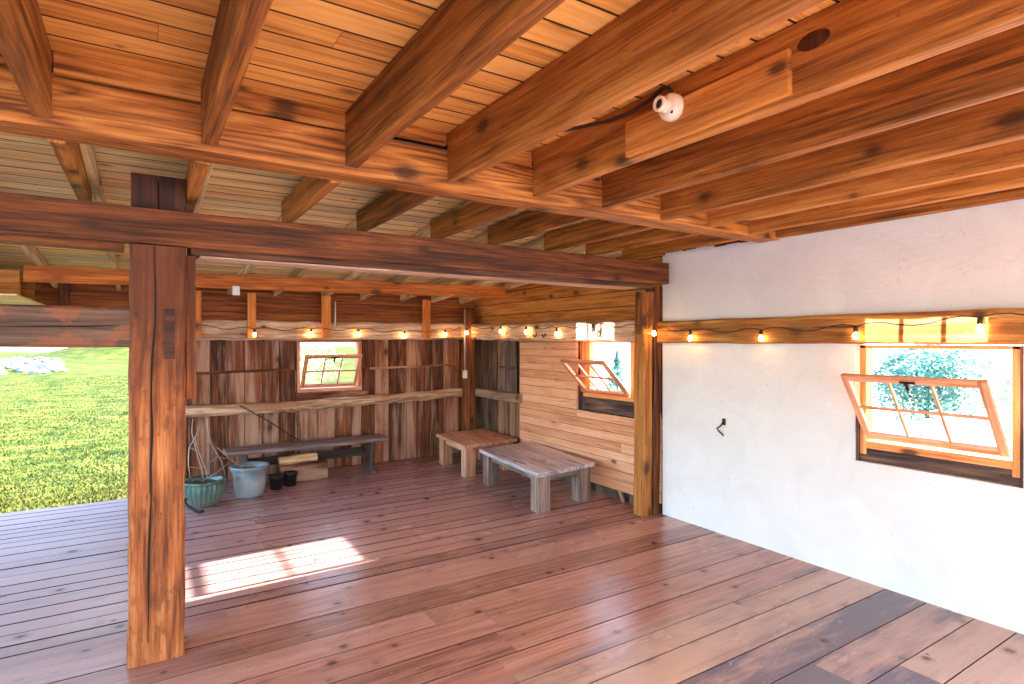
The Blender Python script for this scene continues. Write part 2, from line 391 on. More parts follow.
# ------------------------------------------------------------------ floor
def boards_along_x(mb, ys, x0, x1, z0, z1, gap=.004, lmin=2.2, lmax=4.2, zj=.0015, bev=.003):
    for a, b in zip(ys, ys[1:]):
        x = x0; first = True
        while x < x1-.01:
            L = random.uniform(lmin, lmax); L = L*random.random()+.6 if first else L
            e = min(x1, x+L); e = x1 if x1-e < .5 else e
            d = random.uniform(-zj, zj)
            mb.box(x+.001, e-.001, a+gap/2, b-gap/2, z0, z1+d, grain=0, bev=bev, edge=1)
            x = e; first = False
ys = [1.366, 1.581, 1.855, 2.117, 2.364, 2.573, 2.833, 3.091, 3.367, 3.602, 3.886, 4.20]
while ys[0] > YF: ys.insert(0, ys[0]-random.choice([.22, .26, .27, .24]))
mb = MB(); boards_along_x(mb, ys, XL, XR, -.03, .0, .004, bev=.0018)
mb.build('floor', ['floor', 'floor_dirt_shade'], kind='structure')
ys2 = [4.20]
while ys2[-1] < 8.0: ys2.append(ys2[-1]+random.choice([.15, .17, .2, .22, .18]))
ys2[-1] = 8.04
mb = MB(); boards_along_x(mb, ys2, XL, XR+.1, -.045, -.014, .006, zj=.002, bev=.005)
boards_along_x(mb, [8.04, 8.2, YB+.05], 0.02, XR+.1, -.045, -.014, .009, bev=.001)
mb.build('floor_rear', ['floor', 'floor_dirt_shade'], kind='structure')
mb = MB(); mb.box(XL, XR+.2, YF, 8.03, -.2, -.05); mb.box(0, XR+.2, 8.03, YB+.2, -.2, -.05); mb.build('floor_underlay', 'void', kind='structure')

# ------------------------------------------------------------------ ceiling boards
ys = [YF]
while ys[-1] < 3.0: ys.append(ys[-1]+.157)
mb = MB(); boards_along_x(mb, ys, XL, XR+.2, ZC, ZC+.022, .005, 2.5, 4.5, bev=.0035)
mb.build('ceiling', ['deck', 'edge_shade'], kind='structure')
ys = [ys[-1]]
while ys[-1] < YB+.1: ys.append(ys[-1]+.15)
def zr(y): return 2.945-.084*(y-3.1)      # underside of the rear boards, falling toward the rear wall
mb = MB(); boards_along_x(mb, ys, XL, XR+.2, 0, .025, .005, 2.5, 4.5, bev=.003)
mb.v = [(x, y, z+zr(y)) for x, y, z in mb.v]
mb.build('ceiling_rear', ['deck_pale', 'edge_shade'], kind='structure')
mb = MB(); mb.box(XL-.4, XR+.5, YF-.4, YB+.5, ZC+.03, ZC+.12); mb.build('ceiling_deck', 'void', kind='structure')

# ------------------------------------------------------------------ walls
# plaster wall with the near window opening
W1 = dict(y0=1.335, y1=2.335, z0=.895, z1=1.77)
W2 = dict(y0=4.68, y1=5.69, z0=.955, z1=1.87)
T = .16
def plaster_wall():
    mb = MB()
    def rect(y0, y1, z0, z1):
        mb.box(XR, XR+T, y0, y1, z0, z1, bev=.0005)
    rect(.85, W1['y0'], 0, 1.79); rect(W1['y1'], 4.27, 0, 1.79); rect(W1['y0'], W1['y1'], 0, W1['z0'])
    rect(.85, 4.27, 1.99, 2.66)
    # ragged upper edge of the plaster, below the joist ends
    y = .85
    while y < 4.25:
        e = min(4.27, y+random.uniform(.05, .14)); h = random.uniform(.0, .05)
        mb.box(XR+.002, XR+T, y, e, 2.655, 2.685+h, bev=.004); y = e
    return mb.build('wall_right', 'plaster', kind='structure')
plaster_wall()
mb = MB(); mb.box(XR+.02, XR+T, .85, 4.27, 2.6, ZC); mb.build('wall_right_upper', 'dark', kind='structure')

# boarded part of the right wall
mb = MB()
z = .10; hs = []
while z < 1.80:
    h = random.uniform(.085, .12); zz = min(z+h, 1.82)
    segs = [(4.30, 6.99)]
    if zz > W2['z0']+.02 and z < 1.9: segs = [(4.30, W2['y0']), (W2['y1'], 6.99)]
    for a, b in segs:
        if b-a > 1.6 and random.random() < .7:
            m = random.uniform(a+.5, b-.5); segs2 = [(a, m), (m, b)]
        else: segs2 = [(a, b)]
        for p, q in segs2: mb.box(XR+random.uniform(-.002, .002), XR+.03, p+.001, q-.001, z+.0015, zz-.0015, grain=1, bev=.0013, edge=1)
    z = zz
mb.build('wall_right_rear', ['sheath', 'edge_shade'], kind='structure')
mb = MB()
z = 2.04
while z < ZC:
    zz = min(z+random.uniform(.15, .19), ZC); mb.box(XR+random.uniform(.02, .026), XR+.06, 4.30, 8.4, z+.0015, zz-.0015, grain=1, bev=.003, edge=1); z = zz
mb.build('wall_right_top', ['sheath_up', 'edge_shade'], kind='structure')
mb = MB()
y = 6.99
while y < 8.36:
    e = min(8.4, y+random.uniform(.13, .2)); mb.box(XR+random.uniform(.02, .04), XR+.07, y+.003, e-.003, .0, 1.84, grain=2, bev=.004); y = e
mb.build('wall_right_corner', 'cornerboard', kind='structure')
# outer skin behind the right wall, with window openings
mb = MB()
def outer(y0, y1, z0, z1): mb.box(XR+.075, XR+T-.01, y0, y1, z0, z1)
outer(4.27, W2['y0'], -.2, ZC); outer(W2['y1'], 8.6, -.2, ZC); outer(W2['y0'], W2['y1'], -.2, W2['z0']); outer(W2['y0'], W2['y1'], W2['z1'], ZC)
mb.build('wall_right_backing', 'sill', kind='structure')

# rear wall
WB = dict(x0=1.80, x1=2.70, z0=1.08, z1=1.80)
mb = MB(); x = .06
cuts = []
while x < 4.3:
    w = random.choice([.2, .24, .28, .17, .22]); e = min(x+w, 4.5)
    if x < WB['x0'] < e: e = WB['x0']
    elif x < WB['x1'] < e: e = WB['x1']
    yo = random.uniform(-.012, .012)
    if x >= WB['x0']-.001 and e <= WB['x1']+.001:
        mb.box(x+.004, e-.004, YB+yo, YB+.03+yo, .0, WB['z0'], grain=2, bev=.004, seg=.3, jit=.004)
    else:
        r = random.random()
        m = 1.40+random.uniform(-.01, .01)
        mb.box(x+.004, e-.004, YB+yo, YB+.03+yo, .0, m, grain=2, bev=.004, rnd=r, seg=.3, jit=.004)
        mb.box(x+.004, e-.004, YB+yo+.012, YB+.04+yo, m, 1.86, grain=2, bev=.004, rnd=r, seg=.3, jit=.004)
    x = e
mb.build('wall_back', 'wallboard', kind='structure')
mb = MB()
z = 2.04
while z < ZC:
    zz = min(z+random.uniform(.13, .17), ZC)
    mb.box(-.72, XR+.05, YB-.01, YB+.03, z+.002, zz-.002, grain=0, bev=.003, edge=1); z = zz
mb.build('wall_back_upper', ['sheath_back', 'edge_shade'], kind='structure')
mb = MB()
mb.box(.0, WB['x0'], YB+.05, YB+.12, -.2, ZC); mb.box(WB['x1'], XR+T, YB+.05, YB+.12, -.2, ZC)
mb.box(WB['x0'], WB['x1'], YB+.05, YB+.12, -.2, WB['z0']); mb.box(WB['x0'], WB['x1'], YB+.05, YB+.12, WB['z1'], ZC)
mb.box(-4.2, .0, YB+.05, YB+.12, 2.1, ZC)
mb.build('wall_back_backing', 'sheath_back', kind='structure')
# thin ledge strips on the rear wall
for i, (a, b, zc) in enumerate([(.5, 1.70, 1.385), (2.82, 4.2, 1.395)]):
    mb = MB(); mb.timber((a, YB-.02, zc), (b, YB-.02, zc+.03), .035, .03, seg=.2, jit=.008)
    mb.build('trim_%d' % (i+1), 'wallboard', kind='structure')

# ------------------------------------------------------------------ windows
def sash_local(w, h, rows, cols, st=.048, th=.034, mt=.016):
    """sash in local x (width) / z (height), bottom edge at z=0; builders for frame, muntins, panes"""
    fr, mu = MB(), MB(); panes = []
    fr.box(-w/2, -w/2+st, -th/2, th/2, 0, h, grain=2); fr.box(w/2-st, w/2, -th/2, th/2, 0, h, grain=2)
    fr.box(-w/2+st, w/2-st, -th/2, th/2, 0, st*1.1, grain=0); fr.box(-w/2+st, w/2-st, -th/2, th/2, h-st, h, grain=0)
    gx0, gx1, gz0, gz1 = -w/2+st, w/2-st, st*1.1, h-st
    for i in range(1, cols):
        x = gx0+(gx1-gx0)*i/cols; mu.box(x-mt/2, x+mt/2, -th*.35, th*.35, gz0, gz1, grain=2, bev=.003)
    for i in range(1, rows):
        z = gz0+(gz1-gz0)*i/rows; mu.box(gx0, gx1, -th*.34, th*.34, z-mt/2, z+mt/2, grain=0, bev=.003)
    for i in range(cols):
        for j in range(rows):
            p = MB(); a = gx0+(gx1-gx0)*i/cols; b = gx0+(gx1-gx0)*(i+1)/cols
            c = gz0+(gz1-gz0)*j/rows; d = gz0+(gz1-gz0)*(j+1)/rows
            vs = [(a, 0, c), (b, 0, c), (b, 0, d), (a, 0, d)]
            p.add(vs, [(0, 1, 2, 3)], vs); panes.append(p)
    return fr, mu, panes
def place(mb, mat):
    mb.v = [tuple(mat @ Vector(v)) for v in mb.v]; return mb
def window(name, frame_b, sill_b, base, inward, w, h, tilt, sillmat='sill', jambmat='jamb', latch=True):
    """frame, sill and an inward-tilting sash hinged at its bottom edge"""
    root = empty(name, base, kind='structure')
    frame_b.build('window_frame', jambmat, root)
    sill_b.build('window_sill', sillmat, root)
    ang = math.atan2(inward[1], inward[0])
    # local -y is inward
    Mx = Matrix.Translation(base) @ Matrix.Rotation(ang+math.pi/2, 4, 'Z') @ Matrix.Rotation(tilt, 4, 'X')
    fr, mu, panes = sash_local(w, h, 2, 3)
    s = place(fr, Mx).build('sash', 'sash', root)
    place(mu, Mx).build('muntin', 'sash', s)
    for p in panes: place(p, Mx).build('pane', 'glass', s)
    if latch:
        l = MB(); l.box(-.045, .045, -.03, -.014, h-.035, h-.02); l.box(-.012, .012, -.045, -.026, h-.075, h-.02)
        l.tube([(-.002, -.04, h-.07), (.0, -.05, h-.1), (.016, -.05, h-.115)], .006)
        place(l, Mx).build('latch', 'iron', s)
    return root

# near window in the plaster wall
f = MB(); y0, y1, z0, z1 = W1['y0'], W1['y1'], 1.05, W1['z1']
f.box(XR+.03, XR+.13, y0+.02, y0+.065, .95, z1, grain=2); f.box(XR+.03, XR+.13, y1-.065, y1-.02, .95, z1, grain=2)
f.box(XR+.03, XR+.13, y0+.02, y1-.02, z1-.025, z1, grain=1); f.box(XR+.03, XR+.15, y0+.065, y1-.065, z0-.055, z0+.0, grain=1)
sl = MB(); sl.box(XR+.035, XR+.12, y0+.005, y1-.005, W1['z0']+.002, z0-.05, grain=1, seg=.2, jit=.004)
sl.box(XR+.01, XR+T, y1-.02, y1-.001, W1['z0'], 1.30, grain=2); sl.box(XR+.01, XR+T, y0+.001, y0+.02, W1['z0'], z1, grain=2)
window('window_1', f, sl, Vector((XR+.07, 1.855, 1.072)), Vector((-1, 0, 0)), .865, .60, R(36))
# window in the boarded wall
f = MB(); y0, y1, z0, z1 = W2['y0'], W2['y1'], 1.17, W2['z1']
f.box(XR+.03, XR+.12, y0, y0+.10, z0, z1, grain=2); f.box(XR+.05, XR+.12, y1-.19, y1-.13, z0, z1, grain=2)
f.box(XR+.03, XR+.12, y0, y1-.13, 1.775, 1.80, grain=1) if False else f.box(XR+.02, XR+.05, y0, y1-.13, 1.78, 1.815, grain=1); f.box(XR+.0, XR+.14, y0, y1-.13, z0-.045, z0, grain=1)
sl = MB(); sl.box(XR+.045, XR+.1, y0, y1-.12, W2['z0'], z0-.03, grain=1, seg=.2, jit=.004)
f.box(XR+.05, XR+.12, y1-.12, y1, z0, z1, grain=2); sl.box(XR+.05, XR+.12, y1-.12, y1, W2['z0'], z0, grain=2)
window('window_2', f, sl, Vector((XR+.06, 5.19, 1.175)), Vector((-1, 0, 0)), .78, .57, R(45), latch=False)
# window in the rear wall
f = MB(); x0, x1, z0, z1 = WB['x0'], WB['x1'], 1.14, WB['z1']
f.box(x0, x0+.035, YB-.02, YB+.1, z0, z1, grain=2); f.box(x1-.06, x1, YB-.02, YB+.1, z0, z1, grain=2)
f.box(x0, x1, YB-.02, YB+.1, z1-.025, z1, grain=0); f.box(x0, x1, YB-.03, YB+.1, z0-.06, z0-.005, grain=0)
sl = MB(); sl.box(x0-.03, x1+.07, YB-.06, YB-.01, .93, 1.09, grain=0, seg=.2, jit=.006)
window('window_3', f, sl, Vector(((x0+x1)/2-.02, YB+.01, 1.15)), Vector((0, -1, 0)), .78, .55, R(34), sillmat='wallboard', jambmat='sash')

# ------------------------------------------------------------------ framing: posts, girder, plates
# main post
root = empty('main_post', (.067, 3.94, 0), 'thick hand hewn timber post standing alone on the floor beside the lawn opening', 'post')
mb = MB(); mb.timber((.064, 3.94, .001), (.075, 3.945, 2.335), .275, .25, up=(0, 1, 0), seg=.12, jit=.006, bev=.014)
mb.build('shaft', 'post', root)
mb = MB()   # drying crack as a dark inlaid sliver
px = [(-.035, 2.33), (-.028, 2.1), (-.03, 1.9), (-.045, 1.7), (-.05, 1.5), (-.045, 1.3), (-.052, 1.1), (-.05, .9), (-.058, .7), (-.062, .45), (-.064, .12)]
vs, fs = [], []
for i, (dx, z) in enumerate(px):
    w = .0045 if 0 < i < len(px)-1 else .001
    w *= random.uniform(.7, 1.4)
    vs += [(.088+dx-w, 3.8105, z), (.088+dx+w, 3.8105, z), (.088+dx+w, 3.83, z), (.088+dx-w, 3.83, z)]
for i in range(len(px)-1):
    for j in range(4): fs.append((i*4+j, i*4+(j+1) % 4, i*4+4+(j+1) % 4, i*4+4+j))
fs += [(0, 1, 2, 3), (len(vs)-1, len(vs)-2, len(vs)-3, len(vs)-4)]
mb.add(vs, fs, vs); mb.build('drying_crack', 'void', root)
mb = MB(); mb.box(.102, .152, 3.8095, 3.84, 1.70, 1.98, grain=0); mb.build('mortise_pocket', 'dark', root)
mb = MB(); mb.box(-.058, .075, 3.95, 4.16, 2.337, 2.76, grain=2); mb.box(.078, .215, 3.95, 4.16, 2.337, 2.76, grain=2); mb.build('upper_block', 'dark', root)
mb = MB(); mb.timber((.238, 3.99, 1.46), (.238, 3.99, 2.3), .05, .17, up=(0, 1, 0), bev=.004)
mb.build('side_plank', 'post', root, label='rough plank fixed to the upper side')


gA, gB = Vector((-4.1, 3.64, 0)), Vector((4.42, 4.055, 0))
def gpt(t, dy, z): p = gA.lerp(gB, t); return (p.x, p.y+dy, z)
mb = MB(); mb.timber(gpt(0, .03, 2.42), gpt(1, .03, 2.47), .055, .205, seg=.35, jit=.006)
mb.build('girder_plank', 'girder', label='long reddish brown plank girder carried across the front of the main post', cat='beam')
mb = MB(); mb.timber(gpt(.509, .215, 2.425), gpt(.985, .215, 2.435), .23, .225, seg=.35, jit=.005)
og = mb.build('old_girder', 'old_timber', label='dark old squared timber tucked under the plank girder, main post to corner', cat='beam')
mb = MB(); mb.timber(gpt(.515, .215, 2.309), gpt(.96, .215, 2.319), .20, .008, bev=.002); mb.build('lit_underside_strip', 'log', og, label='pale lower face, coloured as if lit')  # light on the girder's underside painted as a pale strip
mb = MB(); mb.timber(gpt(0, .2, 2.40), gpt(.4705, .19, 2.40), .14, .17, seg=.35, jit=.005)
mb.build('girder_filler', 'girder', label='second reddish plank girder behind the first, on the lawn side of the main post', cat='beam')
mb = MB(); mb.timber((-4.15, 3.93, 1.87), (-.058, 3.93, 1.873), .2, .215, seg=.3, jit=.008, bev=.012)
girt = mb.build('girt', 'girt', label='grey brown weathered girt crossing the lawn opening into the main post', cat='beam')

# corner posts where the plaster begins
root = empty('corner_post', (4.42, 4.38, 0), 'pair of upright brown timbers at the end of the plaster wall', 'post')
mb = MB(); mb.timber((4.405, 4.40, -.01), (4.395, 4.38, 2.0), .13, .15, up=(0, 1, 0), seg=.2, jit=.006, bev=.012); mb.build('outer_timber', 'joist', root)
mb = MB(); mb.timber((4.545, 4.39, -.01), (4.535, 4.36, 2.36), .13, .15, up=(0, 1, 0), seg=.2, jit=.006, bev=.012); mb.build('inner_timber', 'girder', root)
mb = MB(); mb.timber((4.34, 4.32, 1.87), (4.33, 4.29, 2.30), .16, .13, up=(0, 1, 0), seg=.15, jit=.005, bev=.012); mb.build('cap_block', 'joist', root)
# far corner post
mb = MB(); mb.timber((4.37, 8.19, -.014), (4.37, 8.19, 2.27), .17, .17, up=(0, 1, 0), seg=.2, jit=.008, bev=.018)
mb.build('far_corner_post', 'post2' if 'post2' in M else 'girder', label='round edged brown post in the far corner behind the tan table', cat='post')
mb = MB(); mb.timber((.02, 8.3, -.014), (.02, 8.3, 2.3), .14, .16, up=(0, 1, 0), seg=.2, jit=.006, bev=.012)
mb.build('opening_jamb_post', 'girder', label='brown post ending the rear wall where the lawn opening starts', cat='post')

# wall plates (logs)
mb = MB(); mb.timber((.1, 8.27, 1.935), (4.45, 8.27, 1.945), .2, .25, seg=.18, jit=.012, bev=.03)
mb.build('rear_wall_plate', 'log', label='whitewashed weathered log above the rear wall window', cat='log')
mb = MB(); mb.timber((4.47, 8.25, 1.94), (4.45, 4.36, 1.91), .2, .245, seg=.18, jit=.012, bev=.03)
mb.build('side_wall_plate', 'log', label='whitewashed weathered log running above the window in the boarded wall', cat='log')
mb = MB(); mb.timber((4.60, 4.30, 1.892), (4.60, .85, 1.888), .20, .225, seg=.2, jit=.008, bev=.018)
wp = mb.build('plaster_wall_plate', 'brown_log', label='golden brown squared log set into the white plaster wall', cat='log')
def crack(parent, pts, r):
    m = MB(); m.tube(pts, [r*random.uniform(.5, 1.3) if 0 < i < len(pts)-1 else r*.2 for i in range(len(pts))], 5); m.build('drying_crack', 'void', parent)
crack(wp, [(4.4995, 4.2-.14*i, 1.895+.0045*i+random.uniform(-.006, .006)) for i in range(12)], .004)
crack(wp, [(4.4995, 2.75-.13*i, 1.905+random.uniform(-.005, .005)) for i in range(14)], .003)
crack(girt, [(-2.2+.15*i, 3.8295, 1.835+.0035*i+random.uniform(-.004, .004)) for i in range(15)], .004)
mb = MB(); mb.timber((.1, 8.29, .93), (1.75, 8.29, .905), .16, .14, seg=.2, jit=.014, bev=.03)
mb.build('wall_rail', 'log', label='rough log rail on the rear wall behind the planters', cat='rail')
mb = MB(); mb.timber((1.6, 8.31, .90), (4.30, 8.28, .985), .13, .135, seg=.2, jit=.014, bev=.035)
mb.build('wall_rail', 'log', label='rough log rail on the rear wall between the open window and the far corner', cat='rail')
mb = MB(); mb.timber((4.5, 8.1, .99), (4.52, 6.92, .985), .12, .125, seg=.2, jit=.008, bev=.015)
mb.build('wall_rail', 'cornerboard', label='short grey rail on the side wall behind the tan table', cat='rail')

# header between the joist bays
mb = MB(); mb.timber((XL, 3.05, 2.76), (4.58, 3.05, 2.762), .19, .21, seg=.5, jit=.004, bev=.008)
mb.build('ceiling_header', 'header', label='long pine header crossing the ceiling where the joists meet', cat='beam')
JX = [-3.9, -3.3, -2.7, -2.1, -1.5, -.94, -.37, .222, .872, 1.442, 2.025, 2.585, 3.13, 3.64, 4.14, 4.50]
ordn = ['first', 'second', 'third', 'fourth', 'fifth', 'sixth', 'seventh', 'eighth', 'ninth', 'tenth', 'eleventh']
for k, (a, b) in enumerate(zip(JX[4:], JX[5:])):
    lo = 2.875 if k != 3+1 else 2.90
    mb = MB(); mb.box(a+.066, b-.002, 2.962, 2.99, lo, ZC, grain=0)
    mb.build('blocking_board', 'header', label='pine blocking board on the header, in the %s joist gap along it' % ordn[k], cat='board')
for k, x in enumerate(JX):
    vis = k-5
    d = random.uniform(-.004, .004); zb = 2.687 if x < 3 else 2.668
    mb = MB(); mb.timber((x+.033+d, YF, (zb+ZC)/2), (x+.033-d, 2.955, (zb+ZC)/2), .066, ZC-zb-.002, seg=.5, jit=.005, bev=.006)
    if x < -1: lab, grp = 'orange pine ceiling joist over the lawn side of the barn', 'front joists over the lawn side'
    else: lab, grp = 'orange pine front bay ceiling joist, %s in the row counted from the lawn side' % ordn[vis], 'front bay ceiling joists'
    mb.build('ceiling_joist', 'joist', label=lab, cat='joist', group=grp)
JX2 = [-3.9, -3.3, -2.7, -2.1, -1.5, -.93, -.34, .215, .845, 1.40, 2.03, 2.585, 3.20, 3.71, 4.2]
for k, x in enumerate(JX2):
    mb = MB(); mb.timber((x+.03, 3.145, 2.733), (x+.03+.01, 4.5, 2.733), .06, .17, seg=.5, jit=.004, bev=.006)
    if x < -1: lab, grp = 'orange middle bay joist over the lawn side', 'middle joists over the lawn side'
    else: lab, grp = 'orange joist behind the header above the plank girder, %s from the lawn side' % ordn[k-5], 'middle bay ceiling joists'
    mb.build('ceiling_joist', 'joist', label=lab, cat='joist', group=grp)
    ye = YB-.06 if x > -1 else 6.6
    mb = MB(); mb.timber((x+.092, 3.2, zr(3.2)-.058), (x+.10, ye, zr(ye)-.058), .05, .105, seg=.5, jit=.005, bev=.006)
    if x < -1: lab, grp = 'pale old rafter over the lawn side', 'pale rafters over the lawn side'
    else: lab, grp = 'pale old rafter lapped beside an orange joist, %s from the lawn side' % ordn[k-5], 'pale rear rafters'
    mb.build('rafter', 'joist_pale', label=lab, cat='rafter', group=grp)

# hanging rail with studs at the rear
mb = MB(); mb.timber((-.90, 6.72, 2.402), (4.14, 6.72, 2.455), .04, .147, seg=.5, jit=.003)
mb.build('stud_rail', 'stud', label='bright orange board hung level below the ceiling in front of the rear wall', cat='board')
for x, w in ((.57, .085), (1.185, .1), (2.13, .12), (3.625, .12)):
    mb = MB(); mb.box(x-w/2, x+w/2, 8.12, 8.16, 1.84, 2.42, grain=2)
    mb.build('wall_stud', 'stud', label={.57: 'orange stud on the rear log close behind the main post', 1.185: 'orange stud on the rear log between the main post and the rear window',
             2.13: 'orange stud on the rear log directly above the rear window', 3.625: 'orange stud on the rear log nearest the far corner'}[x], cat='stud')
mb = MB(); mb.box(-.74, 4.3, 8.33, 8.37, 2.36, 2.45, grain=0, seg=.5, jit=.003)
mb.build('trim_3', 'sheath_back', kind='structure')
# low ceiling and its joist ends over the lawn opening
mb = MB()
y = 6.5
while y < 8.3: mb.box(-4.2, -.92, y+.002, y+.15, 2.19, 2.205, grain=0); y += .152
mb.build('ceiling_low', 'deck_pale', kind='structure')
for y, n in ((6.73, 'nearest the hanging board'), (7.55, 'midway to the rear wall'), (7.95, 'against the rear wall')):
    mb = MB(); mb.timber((-4.2, y+.03, 2.32), (-.93, y+.03, 2.32), .05, .225, bev=.004)
    mb.build('loft_joist', 'joist', label='short joist on the low boarding above the lawn opening, %s' % n, cat='joist')
mb = MB(); mb.box(-.80, -.70, 8.2, 8.3, 2.15, 2.6, grain=2); mb.build('loft_stud', 'girder', label='brown stud over the lawn opening at the end of the upper rear boards', cat='stud')

# old board door on side wall near far corner
root = empty('board_shutter', (4.5, 7.2, 1.05), 'old grey plank shutter hung on the side wall near the far corner', 'shutter')
for i, (a, b) in enumerate([(7.02, 7.17), (7.175, 7.33), (7.335, 7.46)]):
    mb = MB(); mb.box(4.515, 4.535, a, b, 1.06, 1.78, grain=2, seg=.2, jit=.003); mb.build('plank', 'bench', root)
mb = MB(); mb.box(4.495, 4.515, 7.03, 7.45, 1.39, 1.43, grain=1); mb.build('batten', 'cornerboard', root)

# foundation stones under the boarded wall
for i, (a, b, k) in enumerate([(4.62, 4.78, 'next to the corner post'), (5.0, 5.35, 'under the near half of the boarded wall'), (5.5, 5.95, 'behind the grey table'), (6.1, 6.7, 'between the two tables')]):
    mb = MB(); mb.box(XR+.03, XR+.1, a, b, -.03, .1, grain=1, seg=.1, jit=.02, bev=.02)
    mb.build('foundation_stone', 'stone', label='dark rough stone below the wall boards, %s' % k, cat='stone')
mb = MB(); mb.timber((XR+.02, 4.87, -.02), (XR+.02, 4.95, .12), .03, .05, up=(0, 1, 0)); mb.build('prop_block', 'log', label='small pale wooden prop leaning in the gap below the wall boards', cat='wood block')

# ------------------------------------------------------------------ electrical: lamp holder, cables, string lights
xf = 2.025
mb = MB(); mb.timber((xf-.015, 2.11, 2.785), (xf-.015, 1.26, 2.79), .028, .17, bev=.003)
mb.build('mounting_board', 'sheath_up', label='short pine board nailed flat on a joist behind the porcelain lamp holder', cat='board')
root = empty('lamp_holder', (xf-.025, 1.80, 2.80), 'white porcelain lamp holder with no bulb on the ceiling joist', 'lamp')
Mx = Matrix.Translation((xf-.028, 1.80, 2.835)) @ Matrix.Rotation(R(-90), 4, 'Y')
mb = MB(); mb.lathe([(.0, 0), (.058, .0), (.06, .012), (.059, .035), (.052, .048), (.035, .056)], 32, Mx); mb.build('base', 'porcelain', root, smooth=True)
mb = MB(); mb.lathe([(.034, .05), (.03, .06), (.028, .075), (.033, .085), (.034, .1), (.030, .104), (.021, .102), (.019, .06)], 28, Mx); mb.build('socket', 'porcelain', root, smooth=True)
mb = MB(); mb.lathe([(.0205, .090), (.0205, .094)], 20, Mx); mb.build('contact', 'black', root)
for a in (40, 220):
    mb = MB(); mb.lathe([(.0075, .0), (.0075, .006)], 10, Mx @ Matrix.Rotation(R(a), 4, 'Z') @ Matrix.Translation((.045, 0, .046))); mb.build('screw_hole', 'black', root)
mb = MB(); mb.tube([(xf-.045, 1.80, 2.905), (xf-.045, 1.82, 2.93), (xf-.04, 1.86, 2.945), (xf-.02, 1.95, 2.93), (xf-.035, 2.08, 2.905), (xf-.07, 2.2, 2.895), (xf-.18, 2.45, 2.90), (xf-.34, 2.7, 2.925), (xf-.45, 2.9, 2.955)], .009)
mb.build('lamp_cable', 'iron', smooth=True, label='dark cable running from the lamp holder across the ceiling boards', cat='cable')
mb = MB(); mb.lathe([(.045, 0), (.04, .004), (.025, .006), (.004, .007)], 20, Matrix.Translation((xf, 1.18, 2.875)) @ Matrix.Rotation(R(-90), 4, 'Y') @ Matrix.Diagonal((.8, 1.5, 1, 1)))
mb.build('joist_knot', 'dark', next(o for o in C.objects if o.name.startswith('ceiling_joist') and 'fifth' in o.get('label', '') and 'front' in o['label']))

def string_lights(label, pts, off):
    """pts: bulb points; wire sags between the sockets"""
    root = empty('string_lights', pts[0], label, 'string lights')
    w = MB(); path = []
    for a, b in zip(pts, pts[1:]):
        a, b = Vector(a), Vector(b)
        for i in range(8):
            t = i/8; p = a.lerp(b, t); p.z += .05-.09*.25*4*t*(1-t)*(b-a).length/1.2*.35+.02*math.sin(t*9); path.append(p)
    path.append(Vector(pts[-1])+Vector((0, 0, .05)))
    w.tube(path, .0045, 5); w.build('cord', 'black', root)
    for i, p in enumerate(pts):
        if i in off.get('skip', ()): continue
        b = MB(); b.lathe([(.001, -.048), (.011, -.045), (.018, -.035), (.02, -.024), (.017, -.011), (.010, .0), (.009, .012)], 16, Matrix.Translation(p))
        bb = b.build('bulb', 'bulb_off' if i in off.get('off', ()) else 'bulb', root, smooth=True)
        k = MB(); k.lathe([(.013, .004), (.015, .01), (.014, .04), (.006, .055)], 12, Matrix.Translation(p)); k.build('socket', 'black', bb, smooth=True)
string_lights('string of glowing bulbs along the golden log on the plaster wall', [(4.45, 4.22, 1.88), (4.465, 3.825, 1.85), (4.465, 3.064, 1.845), (4.465, 2.282, 1.86), (4.465, 1.523, 1.90), (4.465, .9, 1.93)], dict(skip=(0,)))
string_lights('string of glowing bulbs along the whitewashed log of the boarded side wall', [(4.27, 8.05, 1.95), (4.32, 7.115, 1.96), (4.32, 6.461, 1.945), (4.32, 5.784, 1.91), (4.32, 5.095, 1.94), (4.22, 4.26, 1.90), (4.365, 4.205, 1.90)], dict(off=(4,), skip=(5,)))
string_lights('string of glowing bulbs along the rear wall log', [(.5, 8.12, 1.94), (1.215, 8.12, 1.905), (1.925, 8.12, 1.915), (2.58, 8.12, 1.915), (3.267, 8.12, 1.89), (3.931, 8.12, 1.925), (4.2, 8.08, 1.95)], dict(skip=(0, 6)))
# iron hooks on the side log
for y, n in ((6.25, 'beside the third bulb from the far corner'), (4.98, 'between the dark bulb and the corner post'), (6.05, 'near the middle of the log')):
    mb = MB(); mb.tube([(4.345, y, 1.90), (4.33, y, 1.87), (4.325, y+.02, 1.85), (4.33, y+.05, 1.86), (4.335, y+.06, 1.89)], .007, 6)
    mb.build('iron_hook', 'iron', smooth=True, label='dark iron hook on the side log, %s' % n, cat='hook')
# conduit and box
root = empty('conduit', (4.22, 8.08, 1.4), 'thin pale electrical conduit with a white box on the far corner post', 'conduit')
mb = MB(); mb.tube([(4.25, 8.085, 2.3), (4.25, 8.085, 1.33)], .011, 8); mb.build('pipe', 'steel', root, smooth=True)
mb = MB(); mb.box(4.215, 4.285, 8.05, 8.10, 1.22, 1.34, bev=.01); mb.build('outlet_box', 'box_white', root)
mb = MB(); mb.tube([(2.245, 8.1, 2.35), (2.245, 8.1, 1.97)], .009, 8); mb.build('conduit_stub', 'steel', smooth=True, label='short pale pipe beside the stud above the rear window', cat='pipe')
mb = MB(); mb.box(.79, .86, 6.69, 6.70, 2.28, 2.375, bev=.003); mb.build('metal_tag', 'steel', label='small square metal bracket under the hanging orange board', cat='bracket')
